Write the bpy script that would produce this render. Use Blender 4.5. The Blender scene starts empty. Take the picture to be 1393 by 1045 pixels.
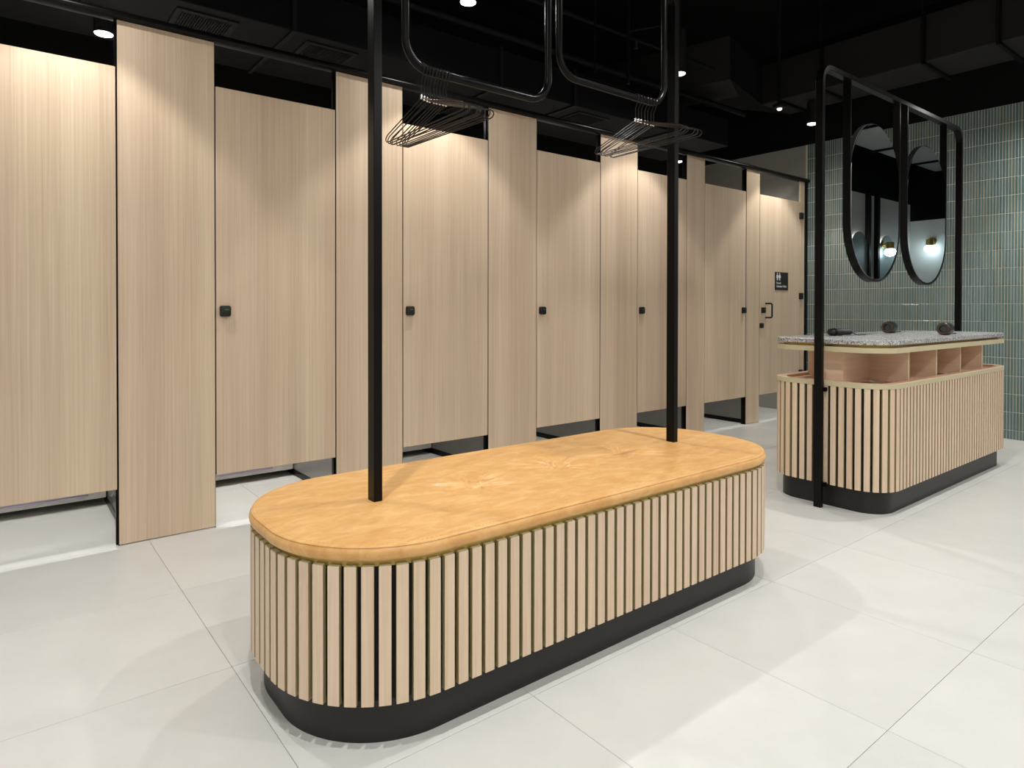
import bpy, bmesh, math, random
from mathutils import Vector, Matrix
R_ = random.Random(7)
PI = math.pi
SC = bpy.context.scene
COL = SC.collection

# ------------------------------------------------------------------ camera
cam_data = bpy.data.cameras.new('camera')
cam = bpy.data.objects.new('camera', cam_data)
COL.objects.link(cam)
cam_data.sensor_fit = 'HORIZONTAL'
cam_data.sensor_width = 36.0
cam_data.lens = 889.695 * 36.0 / 1393.0
cam_data.shift_y = -(522.5 - 427.95) / 1393.0
cam_data.clip_start = 0.02
YAW, PITCH, ROLL = math.radians(38.2859), math.radians(0.5571), math.radians(0.0737)
fw = Vector((math.sin(YAW) * math.cos(PITCH), math.cos(YAW) * math.cos(PITCH), -math.sin(PITCH)))
rt = Vector((math.cos(YAW), -math.sin(YAW), 0))
up = rt.cross(fw)
rt, up = math.cos(ROLL) * rt + math.sin(ROLL) * up, -math.sin(ROLL) * rt + math.cos(ROLL) * up
M = Matrix((rt, up, -fw)).transposed().to_4x4()
M.translation = Vector((0, 0, 1.05))
cam.matrix_world = M
SC.camera = cam

# ------------------------------------------------------------------ world, exposure
w = bpy.data.worlds.new('world'); SC.world = w; w.use_nodes = True
w.node_tree.nodes['Background'].inputs[0].default_value = (0.0, 0.0, 0.0, 1)
w.node_tree.nodes['Background'].inputs[1].default_value = 0.0
SC.view_settings.view_transform = 'Standard'
SC.view_settings.look = 'None'
SC.view_settings.gamma = 1.0
SC.view_settings.use_curve_mapping = False
SC.view_settings.exposure = 0.0
try:
    SC.cycles.use_denoising = True
    SC.cycles.max_bounces = 12
    SC.cycles.diffuse_bounces = 6
    SC.cycles.sample_clamp_indirect = 4.0
except Exception:
    pass

# ------------------------------------------------------------------ lights: beam and spill per ceiling downlight, plus an added fill row
WARM = (1.0, 0.982, 0.95)
ZL = 2.69
def spot(name, loc, power, angle, blend, color=WARM, radius=0.035, aim=(0, 0, -1)):
    l = bpy.data.lights.new(name, 'SPOT')
    l.energy = power; l.spot_size = math.radians(angle); l.spot_blend = blend
    l.color = color; l.shadow_soft_size = radius
    o = bpy.data.objects.new(name, l); COL.objects.link(o)
    o.location = loc
    o.rotation_euler = Vector(aim).to_track_quat('-Z', 'Y').to_euler()
    return o
def downlight_or_fill_lamp(x, y, z, main, spill, angle=88, blend=0.30, color=WARM):
    spot('downlight_or_fill_beam', (x, y, z - 0.04), main, angle, blend, color, 0.022)
    spot('downlight_or_fill_spill', (x, y, z - 0.04), spill, 165, 1.0, color, 0.03)
ROW_A = [(-1.60, 2.90), (0.22, 2.90), (2.00, 2.918), (3.765, 2.883), (5.709, 2.925)]
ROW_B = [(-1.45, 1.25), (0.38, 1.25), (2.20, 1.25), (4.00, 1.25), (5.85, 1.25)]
FILL_ROW = [(-1.45, -0.35), (0.40, -0.35), (2.20, -0.35), (4.00, -0.35), (5.85, -0.35)]  # unseen fill lamps on the camera side, added to brighten the doors
STALL = [(0.435, 3.883), (0.93, 3.883), (2.06, 3.883), (3.10, 3.883), (4.15, 3.883), (5.05, 3.883), (5.85, 3.80)]
for x, y in ROW_A: downlight_or_fill_lamp(x, y, ZL, 37, 22)
for x, y in ROW_B: downlight_or_fill_lamp(x, y, ZL, 46, 36, 88, 0.5)
for x, y in FILL_ROW: downlight_or_fill_lamp(x, y, ZL, 10, 78, 88, 0.6)
for x, y in STALL: downlight_or_fill_lamp(x, y, 2.45, 100 if x < 0.5 else 58, 34 if x < 0.5 else 16, 110, 0.4)

# ------------------------------------------------------------------ materials
def lin(c):
    return tuple(((v / 255.0) / 12.92 if v / 255.0 <= 0.04045 else ((v / 255.0 + 0.055) / 1.055) ** 2.4) for v in c) + (1.0,)
def mat(name, base=(0.8, 0.8, 0.8), rough=0.5, metal=0.0, spec=0.5, emit=None, strength=0.0, coat=0.0):
    m = bpy.data.materials.new(name); m.use_nodes = True
    b = m.node_tree.nodes['Principled BSDF']
    b.inputs['Base Color'].default_value = tuple(base)[:3] + (1.0,)
    b.inputs['Roughness'].default_value = rough
    b.inputs['Metallic'].default_value = metal
    b.inputs['Specular IOR Level'].default_value = spec
    if coat:
        b.inputs['Coat Weight'].default_value = coat
        b.inputs['Coat Roughness'].default_value = 0.08
    if emit:
        b.inputs['Emission Color'].default_value = tuple(emit)[:3] + (1.0,)
        b.inputs['Emission Strength'].default_value = strength
    return m
def N(m, kind, **kw):
    n = m.node_tree.nodes.new(kind)
    for k, v in kw.items(): setattr(n, k, v)
    return n
def L(m, a, b): m.node_tree.links.new(a, b)
def bsdf(m): return m.node_tree.nodes['Principled BSDF']
def grain(name, dark, mid, light, scale, rough=0.42, spec=0.4, coarse=0.12, bump=0.02):
    """Fine straight wood grain: stretched noise, shifted by each object's own random number."""
    m = mat(name, mid, rough, spec=spec)
    tc = N(m, 'ShaderNodeTexCoord'); oi = N(m, 'ShaderNodeObjectInfo')
    ad = N(m, 'ShaderNodeVectorMath', operation='MULTIPLY_ADD')
    cb = N(m, 'ShaderNodeCombineXYZ')
    mu = N(m, 'ShaderNodeMath', operation='MULTIPLY'); mu.inputs[1].default_value = 37.0
    L(m, oi.outputs['Random'], mu.inputs[0])
    for i in range(3): L(m, mu.outputs[0], cb.inputs[i])
    L(m, tc.outputs['Object'], ad.inputs[0]); ad.inputs[1].default_value = scale
    L(m, cb.outputs[0], ad.inputs[2])
    n1 = N(m, 'ShaderNodeTexNoise'); n1.inputs['Scale'].default_value = 1.0
    n1.inputs['Detail'].default_value = 5.0; n1.inputs['Roughness'].default_value = 0.62
    L(m, ad.outputs[0], n1.inputs['Vector'])
    sc = N(m, 'ShaderNodeVectorMath', operation='SCALE'); sc.inputs['Scale'].default_value = coarse
    L(m, ad.outputs[0], sc.inputs[0])
    n2 = N(m, 'ShaderNodeTexNoise'); n2.inputs['Scale'].default_value = 1.0; n2.inputs['Detail'].default_value = 3.0
    L(m, sc.outputs[0], n2.inputs['Vector'])
    mx = N(m, 'ShaderNodeMix', data_type='FLOAT'); mx.inputs['Factor'].default_value = 0.48
    L(m, n1.outputs['Fac'], mx.inputs['A']); L(m, n2.outputs['Fac'], mx.inputs['B'])
    n4 = N(m, 'ShaderNodeTexNoise'); n4.inputs['Scale'].default_value = 0.35; n4.inputs['Detail'].default_value = 2.0
    L(m, sc.outputs[0], n4.inputs['Vector'])
    cr = N(m, 'ShaderNodeValToRGB')
    cr.color_ramp.elements[0].position = 0.34; cr.color_ramp.elements[0].color = dark
    cr.color_ramp.elements[1].position = 0.66; cr.color_ramp.elements[1].color = light
    e = cr.color_ramp.elements.new(0.5); e.color = mid
    L(m, mx.outputs['Result'], cr.inputs['Fac'])
    tw = N(m, 'ShaderNodeMix', data_type='RGBA'); tw.inputs['A'].default_value = (1.0, 0.985, 0.93, 1); tw.inputs['B'].default_value = (0.985, 0.95, 0.93, 1)
    mr = N(m, 'ShaderNodeMapRange'); mr.inputs['From Min'].default_value = 0.35; mr.inputs['From Max'].default_value = 0.65
    L(m, n4.outputs['Fac'], mr.inputs['Value']); L(m, mr.outputs['Result'], tw.inputs['Factor'])
    ml = N(m, 'ShaderNodeMix', data_type='RGBA', blend_type='MULTIPLY'); ml.inputs['Factor'].default_value = 1.0
    L(m, cr.outputs['Color'], ml.inputs['A']); L(m, tw.outputs['Result'], ml.inputs['B'])
    L(m, ml.outputs['Result'], bsdf(m).inputs['Base Color'])
    bp = N(m, 'ShaderNodeBump'); bp.inputs['Strength'].default_value = bump; bp.inputs['Distance'].default_value = 0.002
    L(m, n1.outputs['Fac'], bp.inputs['Height']); L(m, bp.outputs['Normal'], bsdf(m).inputs['Normal'])
    return m
M_DOOR = grain('door_laminate', lin((198, 176, 153)), lin((213, 192, 169)), lin((226, 207, 185)), (130, 130, 1.3), coarse=0.065)
M_SLAT = grain('slat_ash', lin((206, 182, 158)), lin((219, 197, 174)), lin((228, 208, 187)), (120, 120, 3.0))
M_SHELF = grain('shelf_ash', lin((204, 178, 156)), lin((214, 190, 168)), lin((222, 200, 180)), (3.0, 3.0, 75))
M_BOARD = grain('board_ash', lin((206, 174, 148)), lin((216, 188, 162)), lin((224, 198, 172)), (2.5, 60, 60))
M_EDGE = mat('plywood_edge', lin((196, 186, 152)), 0.5)
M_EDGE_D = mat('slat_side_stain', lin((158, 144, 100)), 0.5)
M_BLACK = mat('black_powder_coat', (0.004, 0.0039, 0.0038), 0.28, spec=0.14)
M_BLACKM = mat('black_matt_paint', (0.006, 0.0062, 0.007), 0.6, spec=0.2)
M_CEIL = mat('black_ceiling_paint', (0.0045, 0.0046, 0.005), 0.8, spec=0.12)
M_DUCT = mat('black_painted_duct', (0.0032, 0.0034, 0.0044), 0.6, spec=0.12)
M_DUCTG = mat('dark_grey_duct', (0.016, 0.0154, 0.0146), 0.65, spec=0.2)
M_GAP = mat('black_backing', (0.012, 0.012, 0.013), 0.7, spec=0.2)
M_BRASS = mat('aged_brass', lin((168, 146, 82)), 0.32, metal=0.9)
M_CHROME = mat('chrome', (0.8, 0.8, 0.8), 0.15, metal=1.0)
M_MIRROR = mat('mirror_silver', (0.86, 0.90, 0.90), 0.005, metal=1.0)
M_WHITE = mat('white_wall_tile', (0.66, 0.66, 0.64), 0.35)
M_STALL = mat('cubicle_wall_tile', (0.55, 0.55, 0.50), 0.3)
M_PART = mat('grey_partition', (0.21, 0.205, 0.195), 0.28)
M_LENS = mat('lit_lens', (1, 1, 1), 0.4, emit=(1, 0.96, 0.9), strength=9.0)
M_ARCH = mat('mirror_painted_reflection', (0.34, 0.40, 0.41), 0.55, metal=1.0)  # grey-green reflection of the tiled wall put into the mirror's colour
M_GLOBE = mat('lit_globe', (1, 1, 1), 0.4, emit=(0.72, 0.92, 1.0), strength=13.0)
M_HALO = mat('lit_strip', (1, 1, 1), 0.4, emit=(1.0, 0.95, 0.85), strength=3.0)
M_GREEN = mat('green_indicator', lin((20, 110, 50)), 0.4)
M_PRINT = mat('white_print', (0.85, 0.85, 0.85), 0.5)
M_SIGN = mat('black_sign_acrylic', (0.012, 0.013, 0.012), 0.3)
M_VIOLET = mat('anodised_violet_trim', lin((186, 178, 200)), 0.3, metal=0.1)
M_PLASTIC = mat('black_plastic', (0.008, 0.008, 0.009), 0.34)
M_BRONZE = mat('dark_bronze_ring', (0.11, 0.085, 0.065), 0.3, metal=0.8)
M_GLASSD = mat('dark_glass', (0.05, 0.06, 0.07), 0.08, spec=0.8)
M_WIRE = mat('black_coated_wire', (0.012, 0.010, 0.008), 0.3, spec=0.3)
M_KICK = mat('dark_steel_kick', (0.014, 0.014, 0.0138), 0.42, spec=0.35)
M_THREAD = mat('tan_thread', lin((226, 182, 122)), 0.7)

def floor_mat():
    m = mat('porcelain_floor', (0.62, 0.605, 0.575), 0.34, spec=0.4)
    tc = N(m, 'ShaderNodeTexCoord'); oi = N(m, 'ShaderNodeObjectInfo')
    n = N(m, 'ShaderNodeTexNoise'); n.inputs['Scale'].default_value = 5.0; n.inputs['Detail'].default_value = 8.0
    n.inputs['Roughness'].default_value = 0.65
    L(m, tc.outputs['Object'], n.inputs['Vector'])
    cr = N(m, 'ShaderNodeValToRGB')
    cr.color_ramp.elements[0].position = 0.3; cr.color_ramp.elements[0].color = (0.580, 0.578, 0.550, 1)
    cr.color_ramp.elements[1].position = 0.7; cr.color_ramp.elements[1].color = (0.628, 0.626, 0.598, 1)
    L(m, n.outputs['Fac'], cr.inputs['Fac'])
    hs = N(m, 'ShaderNodeHueSaturation')
    mr = N(m, 'ShaderNodeMapRange'); mr.inputs['To Min'].default_value = 0.97; mr.inputs['To Max'].default_value = 1.03
    L(m, oi.outputs['Random'], mr.inputs['Value']); L(m, mr.outputs['Result'], hs.inputs['Value'])
    L(m, cr.outputs['Color'], hs.inputs['Color']); L(m, hs.outputs['Color'], bsdf(m).inputs['Base Color'])
    n2 = N(m, 'ShaderNodeTexNoise'); n2.inputs['Scale'].default_value = 160.0
    L(m, tc.outputs['Object'], n2.inputs['Vector'])
    bp = N(m, 'ShaderNodeBump'); bp.inputs['Strength'].default_value = 0.03; bp.inputs['Distance'].default_value = 0.001
    L(m, n2.outputs['Fac'], bp.inputs['Height']); L(m, bp.outputs['Normal'], bsdf(m).inputs['Normal'])
    return m
M_FLOOR = floor_mat()
M_GROUT_F = mat('floor_grout', (0.44, 0.425, 0.385), 0.8)

def tile_mat():
    m = mat('glazed_green_mosaic', lin((116, 136, 130)), 0.22, spec=0.5)
    g = N(m, 'ShaderNodeNewGeometry'); oi = N(m, 'ShaderNodeObjectInfo')
    ad = N(m, 'ShaderNodeMath', operation='ADD')
    fr = N(m, 'ShaderNodeMath', operation='FRACT')
    L(m, g.outputs['Random Per Island'], ad.inputs[0]); L(m, oi.outputs['Random'], ad.inputs[1]); L(m, ad.outputs[0], fr.inputs[0])
    cr = N(m, 'ShaderNodeValToRGB')
    cr.color_ramp.elements[0].position = 0.0; cr.color_ramp.elements[0].color = lin((96, 119, 119))
    cr.color_ramp.elements[1].position = 1.0; cr.color_ramp.elements[1].color = lin((113, 134, 132))
    L(m, fr.outputs[0], cr.inputs['Fac'])
    tc = N(m, 'ShaderNodeTexCoord')
    n = N(m, 'ShaderNodeTexNoise'); n.inputs['Scale'].default_value = 40.0
    L(m, tc.outputs['Object'], n.inputs['Vector'])
    mx = N(m, 'ShaderNodeMix', data_type='RGBA', blend_type='MULTIPLY'); mx.inputs['Factor'].default_value = 0.25
    L(m, cr.outputs['Color'], mx.inputs['A']); L(m, n.outputs['Color'], mx.inputs['B'])
    L(m, mx.outputs['Result'], bsdf(m).inputs['Base Color'])
    return m
M_TILE = tile_mat()
M_GROUT = mat('pale_grout', lin((226, 218, 198)), 0.8)
M_GREYT = mat('grey_wall_tile', lin((158, 158, 152)), 0.4)

def terrazzo():
    m = mat('grey_terrazzo', lin((150, 150, 150)), 0.25)
    tc = N(m, 'ShaderNodeTexCoord')
    v = N(m, 'ShaderNodeTexVoronoi'); v.inputs['Scale'].default_value = 170.0
    L(m, tc.outputs['Object'], v.inputs['Vector'])
    sp = N(m, 'ShaderNodeSeparateColor'); L(m, v.outputs['Color'], sp.inputs[0])
    cr = N(m, 'ShaderNodeValToRGB')
    cr.color_ramp.interpolation = 'CONSTANT'
    cr.color_ramp.elements[0].position = 0.0; cr.color_ramp.elements[0].color = lin((112, 112, 112))
    cr.color_ramp.elements[1].position = 0.22; cr.color_ramp.elements[1].color = lin((168, 168, 167))
    for pos, c in ((0.62, (184, 184, 182)), (0.86, (212, 211, 209)), (0.95, (138, 136, 134))):
        e = cr.color_ramp.elements.new(pos); e.color = lin(c)
    L(m, sp.outputs[0], cr.inputs['Fac'])
    L(m, cr.outputs['Color'], bsdf(m).inputs['Base Color'])
    return m
M_TERR = terrazzo()

def leather():
    m = mat('tan_leather', lin((226, 178, 112)), 0.36, spec=0.4)
    tc = N(m, 'ShaderNodeTexCoord')
    mp = N(m, 'ShaderNodeMapping'); mp.inputs['Scale'].default_value = (1.0, 2.2, 1.6)
    L(m, tc.outputs['Object'], mp.inputs['Vector'])
    n = N(m, 'ShaderNodeTexNoise'); n.inputs['Scale'].default_value = 11.0; n.inputs['Detail'].default_value = 10.0
    n.inputs['Roughness'].default_value = 0.66; n.inputs['Distortion'].default_value = 0.7
    L(m, mp.outputs[0], n.inputs['Vector'])
    cr = N(m, 'ShaderNodeValToRGB')
    cr.color_ramp.elements[0].position = 0.30; cr.color_ramp.elements[0].color = lin((200, 146, 86))
    cr.color_ramp.elements[1].position = 0.72; cr.color_ramp.elements[1].color = lin((227, 184, 126))
    e = cr.color_ramp.elements.new(0.5); e.color = lin((212, 163, 100))
    L(m, n.outputs['Fac'], cr.inputs['Fac'])
    n3 = N(m, 'ShaderNodeTexNoise'); n3.inputs['Scale'].default_value = 2.6; n3.inputs['Detail'].default_value = 2.0
    L(m, tc.outputs['Object'], n3.inputs['Vector'])
    mx = N(m, 'ShaderNodeMix', data_type='RGBA', blend_type='SOFT_LIGHT'); mx.inputs['Factor'].default_value = 0.12
    L(m, cr.outputs['Color'], mx.inputs['A']); L(m, n3.outputs['Fac'], mx.inputs['B'])
    L(m, mx.outputs['Result'], bsdf(m).inputs['Base Color'])
    v = N(m, 'ShaderNodeTexVoronoi'); v.inputs['Scale'].default_value = 420.0
    L(m, tc.outputs['Object'], v.inputs['Vector'])
    bp = N(m, 'ShaderNodeBump'); bp.inputs['Strength'].default_value = 0.12; bp.inputs['Distance'].default_value = 0.0006
    L(m, v.outputs['Distance'], bp.inputs['Height']); L(m, bp.outputs['Normal'], bsdf(m).inputs['Normal'])
    return m
M_LEATHER = leather()

# ------------------------------------------------------------------ mesh helpers (world coordinates; a child is shifted into its root's space)
class MB:
    def __init__(s): s.v, s.f, s.m = [], [], []
    def add(s, vs, fs, mi=0):
        o = len(s.v); s.v += [tuple(v) for v in vs]
        for i, f in enumerate(fs):
            s.f.append([o + k for k in f]); s.m.append(mi[i] if isinstance(mi, (list, tuple)) else mi)
        return s
    def box(s, x0, x1, y0, y1, z0, z1, mi=0):
        vs = [(x0, y0, z0), (x1, y0, z0), (x1, y1, z0), (x0, y1, z0), (x0, y0, z1), (x1, y0, z1), (x1, y1, z1), (x0, y1, z1)]
        return s.add(vs, [(3, 2, 1, 0), (4, 5, 6, 7), (0, 1, 5, 4), (1, 2, 6, 5), (2, 3, 7, 6), (3, 0, 4, 7)], mi)
    def cbox(s, x0, x1, y0, y1, z0, z1, c=0.002, mi=0):
        """box with chamfered edges"""
        bm = bmesh.new()
        bmesh.ops.create_cube(bm, size=1.0)
        for v in bm.verts:
            v.co = ((x0 + x1) / 2 + v.co.x * (x1 - x0), (y0 + y1) / 2 + v.co.y * (y1 - y0), (z0 + z1) / 2 + v.co.z * (z1 - z0))
        bmesh.ops.bevel(bm, geom=list(bm.edges), offset=c, segments=1, affect='EDGES', profile=0.5)
        bm.verts.index_update()
        s.add([v.co[:] for v in bm.verts], [[v.index for v in f.verts] for f in bm.faces], mi); bm.free(); return s
    def prism(s, pts, z0, z1, mi=0, caps=True, side_mi=None):
        n = len(pts); vs = [(p[0], p[1], z0) for p in pts] + [(p[0], p[1], z1) for p in pts]
        fs = [(i, (i + 1) % n, n + (i + 1) % n, n + i) for i in range(n)]; ms = [side_mi if side_mi is not None else mi] * n
        if caps: fs += [tuple(range(n - 1, -1, -1)), tuple(range(n, 2 * n))]; ms += [mi, mi]
        return s.add(vs, fs, ms)
    def ring(s, outer, inner, z0, z1, mi=0, side_mi=None):
        n = len(outer); vs = []
        for z in (z0, z1):
            vs += [(p[0], p[1], z) for p in outer]; vs += [(p[0], p[1], z) for p in inner]
        fs, ms = [], []
        sm = mi if side_mi is None else side_mi
        for i in range(n):
            j = (i + 1) % n
            fs += [(i, j, 2 * n + j, 2 * n + i), (n + j, n + i, 3 * n + i, 3 * n + j), (2 * n + i, 2 * n + j, 3 * n + j, 3 * n + i), (j, i, n + i, n + j)]
            ms += [sm, mi, mi, mi]
        return s.add(vs, fs, ms)
    def loft(s, rings, closed=True, cap=True, mi=0):
        n = len(rings[0]); vs = [p for r in rings for p in r]; fs = []
        for a in range(len(rings) - 1):
            for i in range(n if closed else n - 1):
                j = (i + 1) % n
                fs.append((a * n + i, a * n + j, (a + 1) * n + j, (a + 1) * n + i))
        if cap and closed:
            fs.append(tuple(range(n - 1, -1, -1))); b = (len(rings) - 1) * n; fs.append(tuple(range(b, b + n)))
        return s.add(vs, fs, mi)
    def tube(s, path, r, n=10, closed=False, mi=0, rect=None):
        """round tube (or rect=(a,b) bar) swept along a polyline"""
        P = [Vector(p) for p in path]; m = len(P); rings = []
        prev = None
        for i in range(m):
            if closed: t = (P[(i + 1) % m] - P[i - 1]).normalized()
            else: t = (P[min(i + 1, m - 1)] - P[max(i - 1, 0)]).normalized()
            if prev is None:
                a = Vector((0, 1, 0)) if abs(t.y) < 0.9 else Vector((1, 0, 0))
                u = (a - t * a.dot(t)).normalized()
            else: u = (prev - t * prev.dot(t)).normalized()
            prev = u; v = t.cross(u)
            k = 1.0
            if 0 < i < m - 1 or closed:
                d1 = (P[i] - P[i - 1]).normalized(); d2 = (P[(i + 1) % m] - P[i]).normalized()
                k = 1.0 / max(0.3, math.cos(d1.angle(d2) / 2)) if d1.length and d2.length else 1.0
            if rect:
                c = min(rect) * 0.06
                a, b = rect[0] / 2, rect[1] / 2
                prof = [(a, b - c), (a - c, b), (-a + c, b), (-a, b - c), (-a, -b + c), (-a + c, -b), (a - c, -b), (a, -b + c)]
                rings.append([tuple(P[i] + u * q[0] + v * (q[1] * k)) for q in prof])
            else:
                rings.append([tuple(P[i] + u * r * math.cos(2 * PI * q / n) + v * r * math.sin(2 * PI * q / n)) for q in range(n)])
        if closed: rings.append(rings[0])
        return s.loft(rings, True, not closed, mi)
    def lathe(s, prof, c=(0, 0, 0), n=24, axis='Z', mi=0):
        rings = []
        for r, h in prof:
            rr = []
            for q in range(n):
                a, b = r * math.cos(2 * PI * q / n), r * math.sin(2 * PI * q / n)
                rr.append({'Z': (c[0] + a, c[1] + b, c[2] + h), 'Y': (c[0] + a, c[1] + h, c[2] - b), 'X': (c[0] + h, c[1] + a, c[2] + b)}[axis])
            rings.append(rr)
        return s.loft(rings, True, True, mi)
    def xform(s, mtx):
        s.v = [tuple(mtx @ Vector(v)) for v in s.v]; return s
    def mesh(s, name, mats, origin=(0, 0, 0), smooth=True, angle=35):
        me = bpy.data.meshes.new(name)
        me.from_pydata([(a - origin[0], b - origin[1], c - origin[2]) for a, b, c in s.v], [], s.f)
        if not isinstance(mats, (list, tuple)): mats = [mats]
        for m in mats: me.materials.append(m)
        me.polygons.foreach_set('material_index', s.m)
        me.update()
        bm = bmesh.new(); bm.from_mesh(me); bmesh.ops.recalc_face_normals(bm, faces=bm.faces); bm.to_mesh(me); bm.free()
        if smooth:
            me.polygons.foreach_set('use_smooth', [True] * len(me.polygons))
            me.set_sharp_from_angle(angle=math.radians(angle))
        return me

def root(name, loc, label, cat, group=None):
    o = bpy.data.objects.new(name, None); COL.objects.link(o)
    o.location = loc; o.empty_display_size = 0.05; o['label'] = label; o['category'] = cat; o['kind'] = 'thing'
    if group: o['group'] = group
    return o
def part(name, mb, mats, parent, label=None, smooth=True, kind=None, angle=35):
    """a child mesh; parent (and its parent) are never rotated while building"""
    org = Vector((0, 0, 0)); p = parent
    while p is not None: org += Vector(p.location); p = p.parent
    o = bpy.data.objects.new(name, mb.mesh(name, mats, org, smooth, angle)); COL.objects.link(o); o.parent = parent
    if label: o['label'] = label
    if kind: o['kind'] = kind
    return o
def share(name, me, parent, loc, rotz=0.0):
    o = bpy.data.objects.new(name, me); COL.objects.link(o); o.parent = parent; o.location = loc; o.rotation_euler = (0, 0, rotz)
    return o
def solo(name, mb, mats, label, cat, origin=(0, 0, 0), group=None, smooth=True):
    o = bpy.data.objects.new(name, mb.mesh(name, mats, origin, smooth)); COL.objects.link(o); o.location = origin
    o['label'] = label; o['category'] = cat; o['kind'] = 'thing'
    if group: o['group'] = group
    return o
def struct(name, mb, mats, label=None, smooth=False):
    o = bpy.data.objects.new(name, mb.mesh(name, mats, (0, 0, 0), smooth)); COL.objects.link(o); o['kind'] = 'structure'
    if label: o['label'] = label
    return o
def outline(x0, x1, y0, y1, r, arc=12, step=None):
    """counter-clockwise rounded rectangle"""
    pts = []
    for cx, cy, a0 in ((x1 - r, y0 + r, -PI / 2), (x1 - r, y1 - r, 0), (x0 + r, y1 - r, PI / 2), (x0 + r, y0 + r, PI)):
        for k in range(arc + 1):
            a = a0 + PI / 2 * k / arc
            p = (cx + r * math.cos(a), cy + r * math.sin(a))
            if not pts or math.dist(p, pts[-1]) > 1e-6: pts.append(p)
    if math.dist(pts[0], pts[-1]) < 1e-6: pts.pop()
    if step:
        out = []
        for i, p in enumerate(pts):
            q = pts[(i + 1) % len(pts)]; n = max(1, round(math.dist(p, q) / step))
            out += [(p[0] + (q[0] - p[0]) * k / n, p[1] + (q[1] - p[1]) * k / n) for k in range(n)]
        pts = out
    return pts
def walk(x0, x1, y0, y1, r, s):
    """point and outward angle at arc length s along the rounded rectangle, from the front-left end of the front side"""
    a, b, q = x1 - x0 - 2 * r, y1 - y0 - 2 * r, PI * r / 2
    per = 2 * a + 2 * b + 4 * q; s %= per
    for ln, kind, d in ((a, 'l', 0), (q, 'c', 0), (b, 'l', 1), (q, 'c', 1), (a, 'l', 2), (q, 'c', 2), (b, 'l', 3), (q, 'c', 3)):
        if s <= ln:
            an = -PI / 2 + d * PI / 2
            if kind == 'l':
                st = ((x0 + r, y0), (x1, y0 + r), (x1 - r, y1), (x0, y1 - r))[d]
                dr = (-math.sin(an), math.cos(an))
                return (st[0] + dr[0] * s, st[1] + dr[1] * s), an
            c = ((x1 - r, y0 + r), (x1 - r, y1 - r), (x0 + r, y1 - r), (x0 + r, y0 + r))[d]
            an += s / r
            return (c[0] + r * math.cos(an), c[1] + r * math.sin(an)), an
        s -= ln

# ================================================================== SETTING
D = 3.325                       # front plane of the cubicle doors
W = 6.40                        # green mosaic wall
TX0, TY0, TPX, TPY = 1.737, 1.345, 0.60, 0.655
XL, XF, YF, YB = TX0 - 7 * TPX, TX0 + 15 * TPX, TY0 - 3 * TPY, TY0 + 5 * TPY
ZC = 3.7
fl = struct('floor', MB().box(XL, XF, YF, YB, -0.12, -0.004), M_GROUT_F)
tm = MB().cbox(0.0007, TPX - 0.0007, 0.0007, TPY - 0.0007, -0.0045, 0.0, 0.0004).mesh('tile', M_FLOOR, smooth=False)
for i in range(-7, 15):
    for j in range(-3, 5):
        share('tile', tm, fl, (TX0 + i * TPX, TY0 + j * TPY, 0))
struct('ceiling', MB().box(XL - 0.1, XF + 0.1, YF - 0.1, YB + 0.1, ZC, ZC + 0.1), M_CEIL)
struct('wall_rear', MB().box(XL - 0.1, W + 0.05, YB, YB + 0.1, -0.12, 2.30).box(XL - 0.1, W + 0.05, YB, YB + 0.1, 2.30, ZC, 1), [M_STALL, M_CEIL])
struct('wall_left', MB().box(XL - 0.1, XL, YF, YB, -0.12, 2.60).box(XL - 0.1, XL, YF, YB, 2.60, ZC, 1), [M_WHITE, M_CEIL])
struct('wall_front', MB().box(XL - 0.1, XF + 0.1, YF - 0.1, YF, -0.12, 2.60).box(XL - 0.1, XF + 0.1, YF - 0.1, YF, 2.60, ZC, 1), [M_WHITE, M_CEIL])
struct('wall_far', MB().box(XF, XF + 0.1, YF, 1.55, -0.12, 2.35).box(XF, XF + 0.1, YF, 1.55, 2.35, ZC, 1), [M_WHITE, M_CEIL])
struct('wall_return', MB().box(W + 0.12, XF, 1.455, 1.55, -0.12, ZC), M_WHITE)
# green finger-mosaic wall: grout bed, each tile its own piece
GY0, GY1, TP, RP, ZR, ZT = 1.455, 3.345, 0.0208, 0.1455, 0.073, 2.692
wr = struct('wall_right', MB().box(W + 0.0025, W + 0.12, GY0, GY1, -0.12, ZT)
            .box(W + 0.004, W + 0.12, GY0, YB, ZT, ZC, 1), [M_GROUT, M_CEIL])
GAP = 0.0018
def tile_mesh(h):
    mb = MB(); c = 0.0015; a, b = TP / 2 - GAP, h / 2 - GAP
    vs = [(0.0035, -a, -b), (0.0035, a, -b), (0.0035, a, b), (0.0035, -a, b),
          (0.001, -a, -b), (0.001, a, -b), (0.001, a, b), (0.001, -a, b),
          (0.0, -a + c, -b + c), (0.0, a - c, -b + c), (0.0, a - c, b - c), (0.0, -a + c, b - c)]
    fs = [(8, 9, 10, 11)]
    for i in range(4):
        j = (i + 1) % 4
        fs += [(i, j, 4 + j, 4 + i), (4 + i, 4 + j, 8 + j, 8 + i)]
    return mb.add(vs, fs)
rows = [(ZR / 2, ZR)] + [(ZR + RP * (k + 0.5), RP) for k in range(18)]
nc = int((GY1 - GY0) / TP)
full, half = tile_mesh(RP).mesh('tile', M_TILE, smooth=False), tile_mesh(ZR).mesh('tile', M_TILE, smooth=False)
field = MB(); count = 0
first = int((1.535 - GY0) / TP)
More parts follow.
